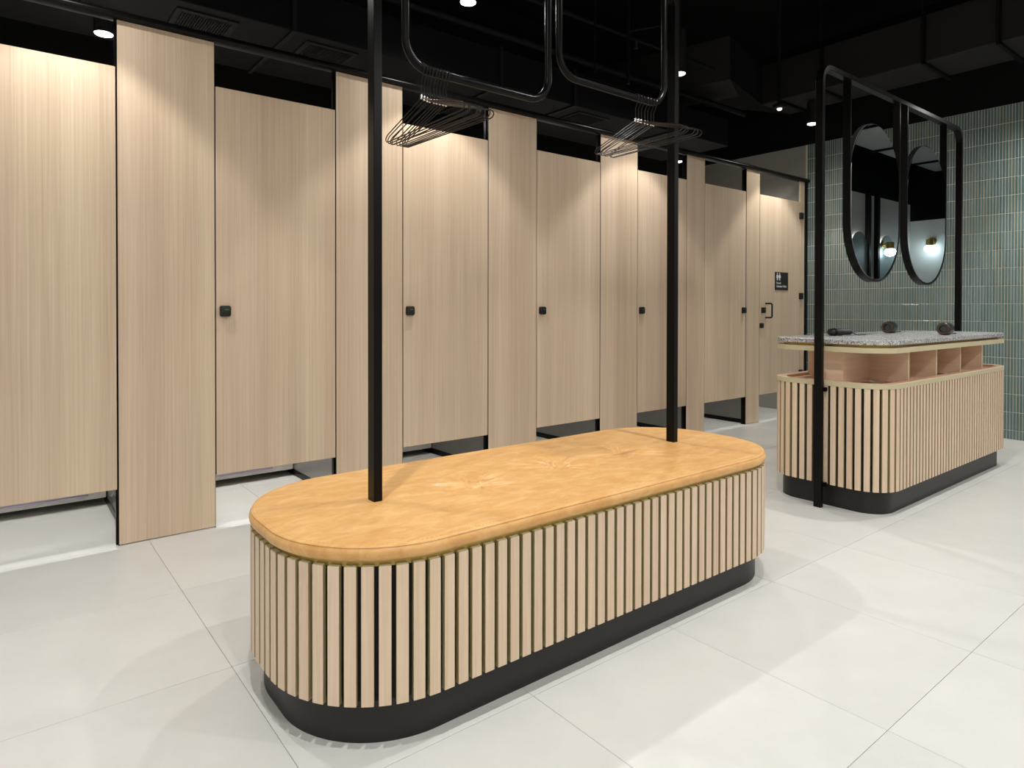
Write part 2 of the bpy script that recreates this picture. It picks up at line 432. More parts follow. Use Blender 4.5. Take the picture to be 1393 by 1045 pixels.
for c in range(nc):
    y = GY0 + TP * (c + 0.5)
    single = first <= c < first + 15
    for k, (z, h) in enumerate(rows):
        jx = R_.uniform(-0.0004, 0.0004)
        if single:
            share('tile', half if k == 0 else full, wr, (W + jx, y, z))
        else:
            t = tile_mesh(h)
            field.add([(v[0] + W + jx, v[1] + y, v[2] + z) for v in t.v], t.f)
part('tile_field', field, M_TILE, wr, kind='stuff', smooth=False)
# plain grey wall behind the end cubicle
we = struct('wall_end', MB().box(W + 0.012, W + 0.12, GY1, YB, -0.12, ZT), M_GROUT_F)
for y0, y1 in ((GY1 + 0.001, 3.94), (3.943, YB - 0.001)):
    z = 0.0
    while z < ZT - 0.01:
        z1 = min(z + 0.60, ZT)
        part('tile', MB().cbox(W + 0.002, W + 0.014, y0, y1, z + 0.001, z1 - 0.001, 0.001), M_GREYT, we, smooth=False)
        z += 0.60

# ================================================================== CUBICLES
PAN = [(-0.585, -0.190), (0.422, 0.820), (1.429, 1.826), (2.437, 2.832), (3.442, 3.841), (4.451, 4.693), (5.318, 5.533)]
DOORS = [(-0.184, 0.415), (0.826, 1.423), (1.832, 2.431), (2.838, 3.436), (3.847, 4.445), (4.699, 5.309), (5.539, 6.258)]
ZTOP, DB, DT = 2.311, 0.250, 2.104
plab = ['tall pale wood panel beyond the door cut by the picture edge',
        'tall pale wood panel between the first door from the left and the second, full view',
        'tall pale wood panel standing right behind the near post of the clothes rack',
        'tall pale wood panel between the two bunches of coat hangers',
        'tall pale wood panel partly covered by the far bunch of coat hangers',
        'narrow tall pale wood panel just right of the far clothes rack post',
        'narrowest tall pale wood panel, just left of the door with the sign']
for i, (a, b) in enumerate(PAN):
    if i == 0: continue
    r = root('pilaster_panel', ((a + b) / 2, D + 0.009, 0), plab[i], 'panel', 'tall wood panels between the cubicle doors')
    part('board', MB().cbox(a, b, D, D + 0.018, 0.004, ZTOP - 0.001, 0.001), M_DOOR, r, smooth=False)
    part('edge_channel', MB().box(a - 0.002, a + 0.001, D + 0.002, D + 0.024, 0.0, ZTOP - 0.002).box(b - 0.001, b + 0.002, D + 0.002, D + 0.024, 0.0, ZTOP - 0.002), M_BLACK, r, label='thin black edge channel')
    part('jamb', MB().box(a - 0.009, a + 0.003, D + 0.0185, D + 0.042, 0.0, ZTOP - 0.004), M_BLACK, r, label='black door jamb', smooth=False)
    part('jamb', MB().box(b - 0.003, b + 0.010, D + 0.0185, D + 0.030, DB + 0.002, DT - 0.002), M_BLACK, r, label='black door jamb', smooth=False)
dlab = ['wide pale wood cubicle door cut off by the left picture edge',
        'pale wood cubicle door with left-edge latch, just left of the near rack post',
        'pale wood cubicle door under the near bunch of coat hangers',
        'pale wood cubicle door with its top edge in shade, between the two bunches of hangers',
        'pale wood cubicle door crossed by the far post of the clothes rack',
        'pale wood cubicle door with the latch on its right edge, second from the tiled wall',
        'pale wood cubicle door carrying the black toilet sign and a pull handle']
KN = {1: 0.865, 2: 1.872, 3: 2.879, 4: 3.886, 5: 5.271, 6: 5.590}
def rounded(cx, cz, hw, hh, r, n=5):
    out = []
    for sx, sz, a0 in ((1, -1, -PI / 2), (1, 1, 0), (-1, 1, PI / 2), (-1, -1, PI)):
        for k in range(n + 1):
            a = a0 + PI / 2 * k / n
            out.append((cx + sx * (hw - r) + r * math.cos(a), cz + sz * (hh - r) + r * math.sin(a)))
    return out
def pad(mb, cx, cz, hw, hh, r, y0, y1, soft=0.004, mi=0):
    """rounded pad lying on a wall facing -Y (y1 < y0 is its front)"""
    rings = [[(x, y0, z) for x, z in rounded(cx, cz, hw, hh, r)], [(x, y1 + soft, z) for x, z in rounded(cx, cz, hw, hh, r)],
             [(x, y1 + soft * 0.3, z) for x, z in rounded(cx, cz, hw - soft * 0.3, hh - soft * 0.3, r)],
             [(x, y1, z) for x, z in rounded(cx, cz, hw - soft, hh - soft, max(r - soft * 0.5, 0.002))]]
    return mb.loft(rings, True, True, mi)
door_roots = []
for i, (a, b) in enumerate(DOORS):
    r = root('cubicle_door', ((a + b) / 2, D + 0.009, DB), dlab[i], 'door', 'cubicle doors along the wall')
    door_roots.append(r)
    part('leaf', MB().cbox(a, b, D, D + 0.018, DB, DT, 0.0015), M_DOOR, r, smooth=False)
    if i in KN:
        k = KN[i]
        lt = part('latch', pad(MB(), k, 1.034, 0.0245, 0.0265, 0.010, D, D - 0.022, 0.005), M_PLASTIC, r, label='black rounded square latch')
        part('indicator', MB().cbox(k - 0.006, k + 0.013, D - 0.0228, D - 0.0215, 1.038, 1.044, 0.0004), M_GREEN, lt, label='green vacant indicator')
    jx = b + 0.002 if i < 6 else b + 0.002
d7 = door_roots[6]
part('latch', pad(MB(), 5.561, 0.892, 0.023, 0.024, 0.010, D, D - 0.020, 0.005), M_PLASTIC, d7, label='small black lower catch')
hp = []
for k in range(7): hp.append((5.640 + 0.0, D - 0.045 * k / 6, 1.096))
hb = [(5.640, D, 1.096), (5.640, D - 0.050, 1.096)]
arc1 = [(5.640, D - 0.050 - 0.015 * math.sin(t), 1.096 - 0.015 * (1 - math.cos(t))) for t in [PI / 8 * k for k in range(1, 5)]]
arc2 = [(x, y, 0.965 + (1.096 - z)) for x, y, z in arc1[::-1]]
part('pull_handle', MB().tube(hb + arc1 + arc2 + [(5.640, D - 0.050, 0.965), (5.640, D, 0.965)], 0.007, 8), M_BLACK, d7, label='black D-shaped pull handle')
for z in (1.967, 1.173, 0.412):
    hg = MB(); pad(hg, 6.268, z, 0.026, 0.032, 0.008, D, D - 0.024, 0.005)
    part('hinge', hg, M_PLASTIC, d7, label='black hinge block')
# end closer with black wall channel
r = root('end_closer', (6.305, D, 0), 'narrow wood closing strip with black wall channel beside the green tiled wall', 'panel')
part('board', MB().cbox(6.266, 6.346, D, D + 0.018, 0.004, ZTOP - 0.001, 0.001), M_DOOR, r, smooth=False)
part('wall_channel', MB().box(6.346, 6.392, D - 0.006, D + 0.024, 0.0, ZTOP), M_BLACK, r, label='black wall channel')
# sign on the last door
SX0, SX1, SZ0, SZ1 = 5.797, 6.029, 1.226, 1.397
sg = part('toilet_sign', MB().cbox(SX0, SX1, D - 0.006, D - 0.0002, SZ0, SZ1, 0.001), M_SIGN, d7, label='black sign with two white figures reading Female Ambulant Toilet', smooth=False)
def text_mesh(body, size, x, y, z, squeeze=1.0):
    cu = bpy.data.curves.new('lettering', 'FONT'); cu.body = body; cu.size = size; cu.extrude = 0.0004
    cu.resolution_u = 2; cu.space_character = 0.98
    o = bpy.data.objects.new('lettering', cu); COL.objects.link(o)
    bpy.context.view_layer.update()
    me = bpy.data.meshes.new_from_object(o.evaluated_get(bpy.context.evaluated_depsgraph_get()))
    COL.objects.unlink(o); bpy.data.objects.remove(o)
    mb = MB(); mb.add([(x + v.co.x * squeeze, y - v.co.z, z + v.co.y) for v in me.vertices], [list(p.vertices) for p in me.polygons])
    bpy.data.meshes.remove(me)
    return mb
part('lettering', text_mesh('Female', 0.030, SX0 + 0.018, D - 0.0066, SZ0 + 0.058, 1.0), M_PRINT, sg, smooth=False)
part('lettering', text_mesh('Ambulant Toilet', 0.030, SX0 + 0.018, D - 0.0066, SZ0 + 0.026, 0.93), M_PRINT, sg, smooth=False)
def figure(cx, z, h, spread):
    mb = MB(); y = D - 0.0066
    def poly(p): 
        n = len(p); mb.add([(a, y, b) for a, b in p] + [(a, y + 0.0006, b) for a, b in p], [tuple(range(n)), tuple(range(2 * n - 1, n - 1, -1))] + [(i, n + i, n + (i + 1) % n, (i + 1) % n) for i in range(n)])
    poly([(cx + h * 0.10 * math.cos(t), z + h * 0.90 + h * 0.10 * math.sin(t)) for t in [2 * PI * k / 14 for k in range(14)]])
    s = spread
    poly([(cx - 0.14 * h, z + 0.76 * h), (cx - s * h, z + 0.40 * h), (cx - (s - 0.06) * h, z + 0.36 * h), (cx - 0.13 * h, z + 0.62 * h), (cx - 0.20 * h, z + 0.30 * h),
          (cx - 0.13 * h, z + 0.30 * h), (cx - 0.13 * h, z), (cx - 0.02 * h, z), (cx - 0.02 * h, z + 0.30 * h), (cx + 0.02 * h, z + 0.30 * h), (cx + 0.02 * h, z), (cx + 0.13 * h, z),
          (cx + 0.13 * h, z + 0.30 * h), (cx + 0.20 * h, z + 0.30 * h), (cx + 0.13 * h, z + 0.62 * h), (cx + (s - 0.06) * h, z + 0.36 * h), (cx + s * h, z + 0.40 * h), (cx + 0.14 * h, z + 0.76 * h)])
    return mb
part('pictogram', figure(SX0 + 0.034, SZ0 + 0.092, 0.072, 0.26), M_PRINT, sg, smooth=False)
part('pictogram', figure(SX0 + 0.076, SZ0 + 0.092, 0.072, 0.32), M_PRINT, sg, smooth=False)
# head rail over doors and panels
hr = root('head_rail', (2.0, D, ZTOP), 'long black head rail running over all the cubicle doors', 'rail')
prof = [(-0.030, 0.006), (-0.026, 0.000), (0.034, 0.000), (0.034, 0.034), (-0.016, 0.034), (-0.026, 0.028), (-0.030, 0.018)]
rb = MB(); rb.loft([[(x, D + q[0], ZTOP + q[1]) for q in prof] for x in (XL + 0.01, W - 0.006)])
part('rail', rb, M_BLACK, hr, angle=60)
# partitions between the cubicles
for i, x in enumerate((0.472, 1.475, 2.482, 3.487, 4.490, 5.362)):
    r = root('partition', (x, 3.9, 0), 'dark grey cubicle partition seen under the %s door from the left' % ['first', 'second', 'third', 'fourth', 'fifth', 'sixth'][i], 'partition', 'grey partitions between the cubicles')
    part('sheet', MB().cbox(x - 0.009, x + 0.009, D + 0.026, YB - 0.004, 0.03, 2.10, 0.001), M_PART, r, smooth=False)
    part('foot_channel', MB().cbox(x - 0.014, x + 0.014, D + 0.026, YB - 0.004, 0.002, 0.038, 0.002), M_BLACK, r, label='black floor channel', smooth=False)
# floating white ledges in the first three cubicles
for i, (a, b) in enumerate(((-0.55, 0.46), (0.484, 1.463), (1.487, 2.470))):
    r = root('wall_ledge', ((a + b) / 2, 4.3, 0.05), 'white floating ledge seen under the %s cubicle door' % ['leftmost', 'second', 'third'][i], 'ledge', 'white ledges inside the cubicles')
    part('box', MB().cbox(a + 0.004, b - 0.004, 4.06, YB - 0.004, 0.040, 0.42, 0.004), M_WHITE, r, smooth=False)
    e = (0.375, 1.33, 1.96)[i]
    tr = MB()
    for k in range(2): tr.cbox(a + 0.01, e, 4.053, 4.0605, 0.060 + 0.010 * k, 0.068 + 0.010 * k, 0.001)
    part('edge_trim', tr, M_VIOLET, r, label='ribbed violet-grey metal edge trim', smooth=False)

# ================================================================== OVAL BENCH
BX0, BX1, BY, BH, BR = 0.541, 2.541, 1.735, 0.376, 0.322
SLZ0, SLZ1 = 0.108, 0.440
bench = root('oval_bench', ((BX0 + BX1) / 2, BY, 0), 'long oval bench with tan leather cushion, wood slat sides and black plinth', 'bench')
def bo(i): return outline(BX0 + i, BX1 - i, BY - BH + i, BY + BH - i, BR - i, 28)
part('plinth', MB().prism(bo(0.035), 0.0, 0.120), M_KICK, bench, label='black steel plinth')
part('core', MB().prism(bo(0.0145), 0.115, 0.436), M_GAP, bench, label='black backing behind the slats')
def slat_mesh(z0, z1, wdt=0.0295, dep=0.014):
    mb = MB(); c = 0.0012; h = wdt / 2
    p = [(-dep, -h), (-c, -h), (0, -h + c), (0, h - c), (-c, h), (-dep, h)]
    n = len(p); vs = [(x, y, z0) for x, y in p] + [(x, y, z1 - c) for x, y in p]
    vs += [(min(x, -c) if x > -dep / 2 else x, y * (1 - c / h), z1) for x, y in p]
    fs, ms = [], []
    for i in range(n):
        j = (i + 1) % n
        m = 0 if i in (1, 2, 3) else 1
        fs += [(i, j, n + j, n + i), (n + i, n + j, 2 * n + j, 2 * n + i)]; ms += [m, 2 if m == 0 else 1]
    fs += [tuple(range(n - 1, -1, -1)), tuple(range(2 * n, 3 * n))]; ms += [1, 2]
    return mb.add(vs, fs, ms)
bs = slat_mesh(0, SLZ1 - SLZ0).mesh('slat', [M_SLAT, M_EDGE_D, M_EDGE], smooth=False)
per = 2 * (BX1 - BX0 - 2 * BR) + 2 * (2 * BH - 2 * BR) + 2 * PI * BR
ns = round(per / 0.0414)
for k in range(ns):
    (px, py), an = walk(BX0, BX1, BY - BH, BY + BH, BR, (k + 0.38) * per / ns)
    share('slat', bs, bench, (px - bench.location.x, py - bench.location.y, SLZ0), an)
part('brass_trim', MB().prism(bo(0.013), 0.436, 0.4535), M_BRASS, bench, label='brass strip under the cushion')
# cushion: nested stadium rings, crowned, with three button tufts and radiating folds
CZ0, CZE = 0.4505, 0.4885
TUFT = [(1.205, 1.715), (1.590, 1.742), (1.925, 1.750)]
ang_ph = [[R_.uniform(0, 2 * PI) for _ in range(6)] for _ in TUFT]
def top_z(x, y, inset):
    z = CZE - 0.0045 * math.exp(-inset / 0.010) + 0.0015 * (1 - math.exp(-inset / 0.10))
    for (tx, ty), ph in zip(TUFT, ang_ph):
        dx, dy = x - tx, (y - ty)
        d = math.hypot(dx, dy); th = math.atan2(dy, dx)
        z -= 0.014 * math.exp(-(d / 0.03) ** 1.2) + 0.007 * math.exp(-(d / 0.11) ** 2)
        f = math.cos(13 * th + ph[0]) * 0.6 + math.cos(19 * th + ph[1] + 0.8 * math.sin(2 * th)) * 0.5 + 0.4 * math.cos(7 * th + ph[2])
        rad = 1.0 + 0.9 * abs(math.cos(th)) * (0.5 + 0.5 * math.cos(3 * th + ph[3]))
        env = math.exp(-((d - 0.035) / (0.070 * rad)) ** 2) if d > 0.035 else (d / 0.035) ** 1.5
        z += 0.0050 * f * env
    return z
HX, HY = (BX1 - BX0) / 2 + 0.002, BH + 0.002
CXM = (BX0 + BX1) / 2
BASE = outline(-HX, HX, -HY, HY, BR, 40, 0.0055)
def stad(t):
    """the cushion outline moved inward by t, shrinking to the middle segment"""
    out = []
    sx = (HX - HY)
    for x, y in BASE:
        k = max(0.0, 1 - t / HY)
        # the outline's offset from the middle segment shrinks evenly
        c = max(-sx, min(sx, x))
        out.append((CXM + c + (x - c) * k, BY + y * k))
    return out
rings = []
for t, z in ((0.020, CZ0), (0.009, CZ0), (0.003, CZ0 + 0.004), (0.0, CZ0 + 0.011), (-0.001, CZ0 + 0.019), (0.001, CZ0 + 0.027), (0.005, CZ0 + 0.0315)):
    rings.append([(x, y, z) for x, y in stad(t)])
insets = [0.008, 0.011, 0.015, 0.020, 0.026, 0.033, 0.041] + [0.049 + 0.0054 * k for k in range(60)]
insets = [t for t in insets if t < HY - 0.003] + [HY - 0.0012]
for t in insets:
    rings.append([(x, y, top_z(x, y, t)) for x, y in stad(t)])
cb = MB(); cb.loft(rings, True, False)
n = len(BASE); base = len(cb.v) - n
# close the narrow slit along the middle by bridging front to back
cb.f.append([base + k for k in range(n)]); cb.m.append(0)
cush = part('cushion', cb, M_LEATHER, bench, label='tan leather cushion with three button tufts', angle=70)
part('piping', MB().tube([(x, y, CZE - 0.0045) for x, y in stad(0.0062)][::2], 0.0022, 6, closed=True), M_LEATHER, cush)
st = MB(); lp = stad(0.017)
acc = 0.0
for i in range(len(lp)):
    a, b = Vector(lp[i]), Vector(lp[(i + 1) % len(lp)])
    L_ = (b - a).length
    if L_ < 1e-6 or i % 2: continue
    u = (b - a).normalized(); v = Vector((-u.y, u.x)) * 0.0006
    z = top_z(a.x, a.y, 0.017)
    e = a + u * min(0.0045, L_ * 0.8)
    st.add([(a - v).to_tuple() + (z - 0.0004,), (e - v).to_tuple() + (z - 0.0004,), (e + v).to_tuple() + (z - 0.0004,), (a + v).to_tuple() + (z - 0.0004,),
            (a - v).to_tuple() + (z + 0.0008,), (e - v).to_tuple() + (z + 0.0008,), (e + v).to_tuple() + (z + 0.0008,), (a + v).to_tuple() + (z + 0.0008,)],
           [(3, 2, 1, 0), (4, 5, 6, 7), (0, 1, 5, 4), (1, 2, 6, 5), (2, 3, 7, 6), (3, 0, 4, 7)])
part('stitching', st, M_THREAD, cush, kind='stuff', smooth=False)
for tx, ty in TUFT:
    z = top_z(tx, ty, 0.3)
    part('button', MB().lathe([(0.0005, 0.0035), (0.0035, 0.0032), (0.0058, 0.0018), (0.0062, 0.0), (0.0055, -0.001)], (tx, ty, z), 14), M_LEATHER, cush, label='leather covered button')

# ================================================================== CLOTHES RACK over the bench
rack = root('clothes_rack', (1.545, BY, 0.49), 'black clothes rack with two hanging loops rising out of the bench', 'rack')
PX = (0.866, 2.232); RZ = 2.385
def bend(p0, p1, p2, r, n=8):
    """fillet at p1"""
    a = (Vector(p0) - Vector(p1)).normalized(); b = (Vector(p2) - Vector(p1)).normalized()
    th = a.angle(b); d = r / math.tan(th / 2)
    s = Vector(p1) + a * d; e = Vector(p1) + b * d
    c = Vector(p1) + (a + b).normalized() * (r / math.sin(th / 2))
    out = []
    for k in range(n + 1):
        t = k / n; u, v = s - c, e - c; ang = u.angle(v)
        out.append(tuple(c + (u * math.sin((1 - t) * ang) + v * math.sin(t * ang)) / math.sin(ang)))
    return out
def bar_frame(pts, r, rect=None, rad=0.0, n=8, seg=10):
    path = [pts[0]]
    for i in range(1, len(pts) - 1): path += bend(pts[i - 1], pts[i], pts[i + 1], rad, n)
    path.append(pts[-1])
    return MB().tube(path, r, seg, rect=rect)
YR = BY + 0.005
for x, s in ((PX[0], 1), (PX[1], -1)):
    part('post', MB().tube([(x, YR, 0.484), (x, YR, RZ - 0.10)], 0, rect=(0.040, 0.027)), M_BLACK, rack, label='black flat steel post', smooth=False)
part('top_rail', bar_frame([(PX[0], YR, RZ - 0.0995), (PX[0], YR, RZ), (PX[1], YR, RZ), (PX[1], YR, RZ - 0.0995)], 0, (0.040, 0.027), 0.085), M_BLACK, rack, angle=40)
LOOP = [(0.966, 1.535, 1.775), (1.587, 2.172, 1.885)]
for a, b, z in LOOP:
    part('hanging_loop', bar_frame([(a, YR, RZ - 0.012), (a, YR, z), (b, YR, z), (b, YR, RZ - 0.012)], 0.0125, None, 0.085, 8, 14), M_BLACK, rack, label='black tubular U-shaped hanging loop', angle=60)

# coat hangers
def hanger_parts(zr):
    """hanger hanging on a rail of radius 0.0125 at height 0; its plane is Y-Z"""
    rr = 0.0125 + 0.0026; hk = MB(); path = []
    for k in range(13):
        a = math.radians(-30 + 225 * k / 12)
        path.append((0, rr * 1.25 * math.cos(a), rr * math.sin(a) + (0 if a < PI else 0)))
    path.append((0, -rr * 0.95, -0.014)); path.append((0, -0.008, -0.028)); path.append((0, 0.0, -0.040)); path.append((0, 0.0, -0.088))
    hk.tube(path, 0.0019, 6)
    fr = MB()
    ap, tip = -0.090, -0.172
    pts = [(0, 0.004, ap), (0, 0.232, tip + 0.012)]
    P = [(0, 0.0, ap)]
    P += [(0, 0.225, tip + 0.016), (0, 0.236, tip + 0.008), (0, 0.238, tip + 0.001), (0, 0.232, tip - 0.006), (0, 0.222, tip - 0.008)]
    P += [(0, -0.222, tip - 0.008), (0, -0.232, tip - 0.006), (0, -0.238, tip + 0.001), (0, -0.236, tip + 0.008), (0, -0.225, tip + 0.016)]
    fr.tube(P, 0.0019, 6, closed=True)
    nk = MB().lathe([(0.0022, 0.012), (0.0042, 0.010), (0.0042, -0.002), (0.0022, -0.004)], (0, 0, ap), 8)
    return hk, fr, nk
hk, fr, nk = hanger_parts(0)
mh, mf, mn = hk.mesh('hook', M_WIRE), fr.mesh('wire_frame', M_WIRE), nk.mesh('neck_collar', M_CHROME)
ORD = ['first', 'second', 'third', 'fourth', 'fifth', 'sixth', 'seventh', 'eighth', 'ninth', 'tenth']
def hang(x, z, turn, label, group):
    r = root('coat_hanger', (x, YR, z), label, 'hanger', group)
    r.rotation_euler = (0, 0, turn)
    share('hook', mh, r, (0, 0, 0)); share('wire_frame', mf, r, (0, 0, 0)); share('neck_collar', mn, r, (0, 0, 0))
for k in range(9):
    x = 1.020 + 0.0110 * k + R_.uniform(-0.002, 0.002)
    zz = 1.775 if x > 1.051 else 1.86 - math.sqrt(0.085 ** 2 - (1.051 - x) ** 2)
    hang(x, zz, R_.uniform(-0.032, 0.032) + 0.01, 'black wire coat hanger on the lower loop, %s from the near post' % ORD[k], 'coat hangers on the near loop')
for k in range(7):
    x = 1.998 + 0.0180 * k + R_.uniform(-0.003, 0.003)
    hang(x, 1.885, R_.uniform(-0.05, 0.03) - 0.01, 'black wire coat hanger on the higher far loop, %s from the left' % ORD[k], 'coat hangers on the far loop')

# ================================================================== VANITY ISLAND
VX0, VX1, VY0, VY1, VR = 3.450, 5.410, 1.385, 2.030, 0.165
VYC, VXC = (VY0 + VY1) / 2, (VX0 + VX1) / 2
van = root('vanity_island', (VXC, VYC, 0), 'free-standing vanity island with wood slat base, open cubbies and grey terrazzo top', 'vanity')
def vo(i, arc=10): return outline(VX0 + i, VX1 - i, VY0 + i, VY1 - i, VR - i, arc)
part('plinth', MB().prism(vo(0.034), 0.0, 0.128), M_KICK, van, label='black steel plinth')
part('core', MB().prism(vo(0.0145), 0.122, 0.642), M_GAP, van, label='black backing behind the slats')
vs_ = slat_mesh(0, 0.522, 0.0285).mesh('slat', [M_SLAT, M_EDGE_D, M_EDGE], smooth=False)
per = 2 * (VX1 - VX0 - 2 * VR) + 2 * (VY1 - VY0 - 2 * VR) + 2 * PI * VR
ns = round(per / 0.0420)
for k in range(ns):
    (px, py), an = walk(VX0, VX1, VY0, VY1, VR, (k + 0.5) * per / ns)
    share('slat', vs_, van, (px - VXC, py - VYC, 0.120), an)
part('lower_board', MB().ring(vo(-0.002), vo(0.050), 0.642, 0.667, 0, 1).prism(vo(0.0495), 0.642, 0.652), [M_BOARD, M_EDGE], van, label='pale wood tray board with raised rim', smooth=True)
SPX0, SPX1, SPY0, SPY1 = 3.520, 5.340, 1.630, 1.785
part('spine', MB().cbox(SPX0, SPX1, SPY0, SPY1, 0.652, 0.824, 0.001), M_SHELF, van, label='wood spine panel', smooth=False)
for x in (3.843, 4.232, 4.612, 5.000):
    for y0, y1 in ((1.432, SPY0), (SPY1, 1.983)):
        fm = MB().box(x - 0.008, x + 0.008, y0, y1, 0.652, 0.824)
        fm.m = [0, 0, 1 if y0 < 1.6 else 0, 0, 1 if y0 > 1.6 else 0, 0]
        part('divider', fm, [M_SHELF, M_EDGE], van, smooth=False)
part('upper_board', MB().prism(vo(0.0), 0.823, 0.850, 0, True, 1), [M_BOARD, M_EDGE], van, label='pale wood board under the countertop')
part('brass_trim', MB().prism(vo(0.032), 0.849, 0.866), M_BRASS, van, label='brass shadow strip')
ct = MB(); o_ = [vo(0.0015), vo(0.0), vo(0.0), vo(0.0020)]
ct.loft([[(x, y, z) for x, y in q] for q, z in zip(o_, (0.8645, 0.866, 0.8865, 0.8885))])
part('countertop', ct, M_TERR, van, label='grey speckled terrazzo countertop')
# outlet hatch in the first cubby
hx, hy = 3.700, 1.530
hq = MB().cbox(hx - 0.085, hx + 0.085, hy - 0.060, hy + 0.060, 0.6525, 0.6550, 0.001)
hatch = part('outlet_plate', hq, M_BRONZE, van, label='dark metal outlet plate set in the tray')
part('flap', MB().add([(hx - 0.03, hy - 0.02, 0.6552), (hx + 0.04, hy - 0.02, 0.6552), (hx + 0.04, hy + 0.03, 0.6552), (hx - 0.03, hy + 0.03, 0.6552),
                       (hx - 0.03, hy - 0.016, 0.6580), (hx + 0.04, hy - 0.016, 0.6580), (hx + 0.04, hy + 0.028, 0.6680), (hx - 0.03, hy + 0.028, 0.6680)],
                      [(3, 2, 1, 0), (4, 5, 6, 7), (0, 1, 5, 4), (1, 2, 6, 5), (2, 3, 7, 6), (3, 0, 4, 7)]), M_CHROME, hatch, label='polished hinged flap', smooth=False)
part('outlet_plate', MB().cbox(4.45, 4.56, 1.50, 1.58, 0.6525, 0.6550, 0.001), M_BRONZE, van, label='small dark outlet plate in the third cubby')

# hair dryers on the countertop
def dryer(x, y, yaw, label, hyaw):
    z = 0.8885
    r = root('hair_dryer', (x, y, z), label, 'hair dryer', 'hair dryers lying on the countertop')
    R0 = 0.0385; Lh = 0.092
    rot = Matrix.Translation((x, y, z + R0)) @ Matrix.Rotation(yaw, 4, 'Z')
    # hollow head, axis along local -Y (front)
    prof = [(R0 * 0.50, -Lh / 2 + 0.004), (R0 * 0.88, -Lh / 2), (R0 * 0.97, -Lh / 2 + 0.004), (R0, -Lh / 2 + 0.012), (R0, Lh / 2 - 0.016), (R0 * 0.94, Lh / 2 - 0.003), (R0 * 0.80, Lh / 2), (R0 * 0.48, Lh / 2 - 0.002), (R0 * 0.46, Lh / 2 - 0.02), (R0 * 0.46, -Lh / 2 + 0.02)]
    mb = MB(); n = 28; rg = []
    for rad, h in prof: rg.append([(rad * math.cos(2 * PI * q / n), h, rad * math.sin(2 * PI * q / n)) for q in range(n)])
    rg.append(rg[0]); mb.loft(rg, True, False); part('head', mb.xform(rot), M_PLASTIC, r)
    rb_ = MB(); pr = [(R0 * 0.60, -Lh / 2 - 0.0005), (R0 * 0.90, -Lh / 2 - 0.0015), (R0 * 0.93, -Lh / 2 + 0.002), (R0 * 0.60, -Lh / 2 + 0.002)]
    rg = [[(rad * math.cos(2 * PI * q / n), h, rad * math.sin(2 * PI * q / n)) for q in range(n)] for rad, h in pr]; rg.append(rg[0])
    part('outlet_ring', rb_.loft(rg, True, False).xform(rot), M_BRONZE, r, label='bronze outlet ring')
    ln = MB().lathe([(0.001, 0.004), (R0 * 0.30, 0.001), (R0 * 0.46, -0.002), (R0 * 0.46, -0.006)], (0, 0, 0), 20, 'Y').xform(rot @ Matrix.Translation((0, -Lh / 2 + 0.018, 0)))
    part('centre_lens', ln, M_GLASSD, r, label='dark glossy centre')
    # handle lying flat on the stone, pointing away
    h0 = Vector((0, 0.012, -R0 * 0.25)); d = Matrix.Rotation(hyaw, 3, 'Z') @ Vector((0, 1, 0)); d.z = -0.16
    hm = MB().tube([tuple(rot @ (h0 + d * t)) for t in (0.02, 0.05, 0.13, 0.150, 0.156)], 0.0165, 14)
    part('handle', hm, M_PLASTIC, r, angle=60)
    e = rot @ (h0 + d * 0.156)
    pts = [e + Vector((0.02 * k, 0.012 * math.sin(k), 0)) * 1.0 for k in range(6)]
    part('cord', MB().tube([(p.x, p.y, z + 0.004 + max(0, e.z - z - 0.004) * (0.5 ** i)) for i, p in enumerate(pts)], 0.0035, 6), M_PLASTIC, r)
dryer(4.650, 1.852, math.radians(-86), 'black hair dryer lying in the middle of the counter below the first mirror', math.radians(12))
dryer(4.585, 1.505, math.radians(-88), 'black hair dryer nearest the front edge, beside the far frame post', math.radians(12))
r = root('hair_styler', (3.96, 1.85, 0.8885), 'black hair styler lying flat at the left end of the counter with its cord', 'hair styler')
Rz = Matrix.Translation((3.955, 1.850, 0.8885 + 0.022)) @ Matrix.Rotation(math.radians(-24), 4, 'Z')
part('body', MB().lathe([(0.004, -0.078), (0.017, -0.077), (0.0215, -0.070), (0.0225, -0.050), (0.0220, 0.0), (0.0190, 0.020), (0.0175, 0.060), (0.0165, 0.074), (0.010, 0.078), (0.004, 0.079)], (0, 0, 0), 20, 'X').xform(Rz), M_PLASTIC, r)
part('grip_band', MB().lathe([(0.0221, -0.052), (0.0232, -0.050), (0.0232, -0.036), (0.0221, -0.034)], (0, 0, 0), 20, 'X').xform(Rz), M_BLACKM, r)
cpts = [Rz @ Vector((0.076 + 0.02 * k, -0.002 * k, -0.017 * min(1, k * 0.6))) for k in range(6)]
part('cord', MB().tube([tuple(p) for p in cpts], 0.003, 6), M_PLASTIC, r)

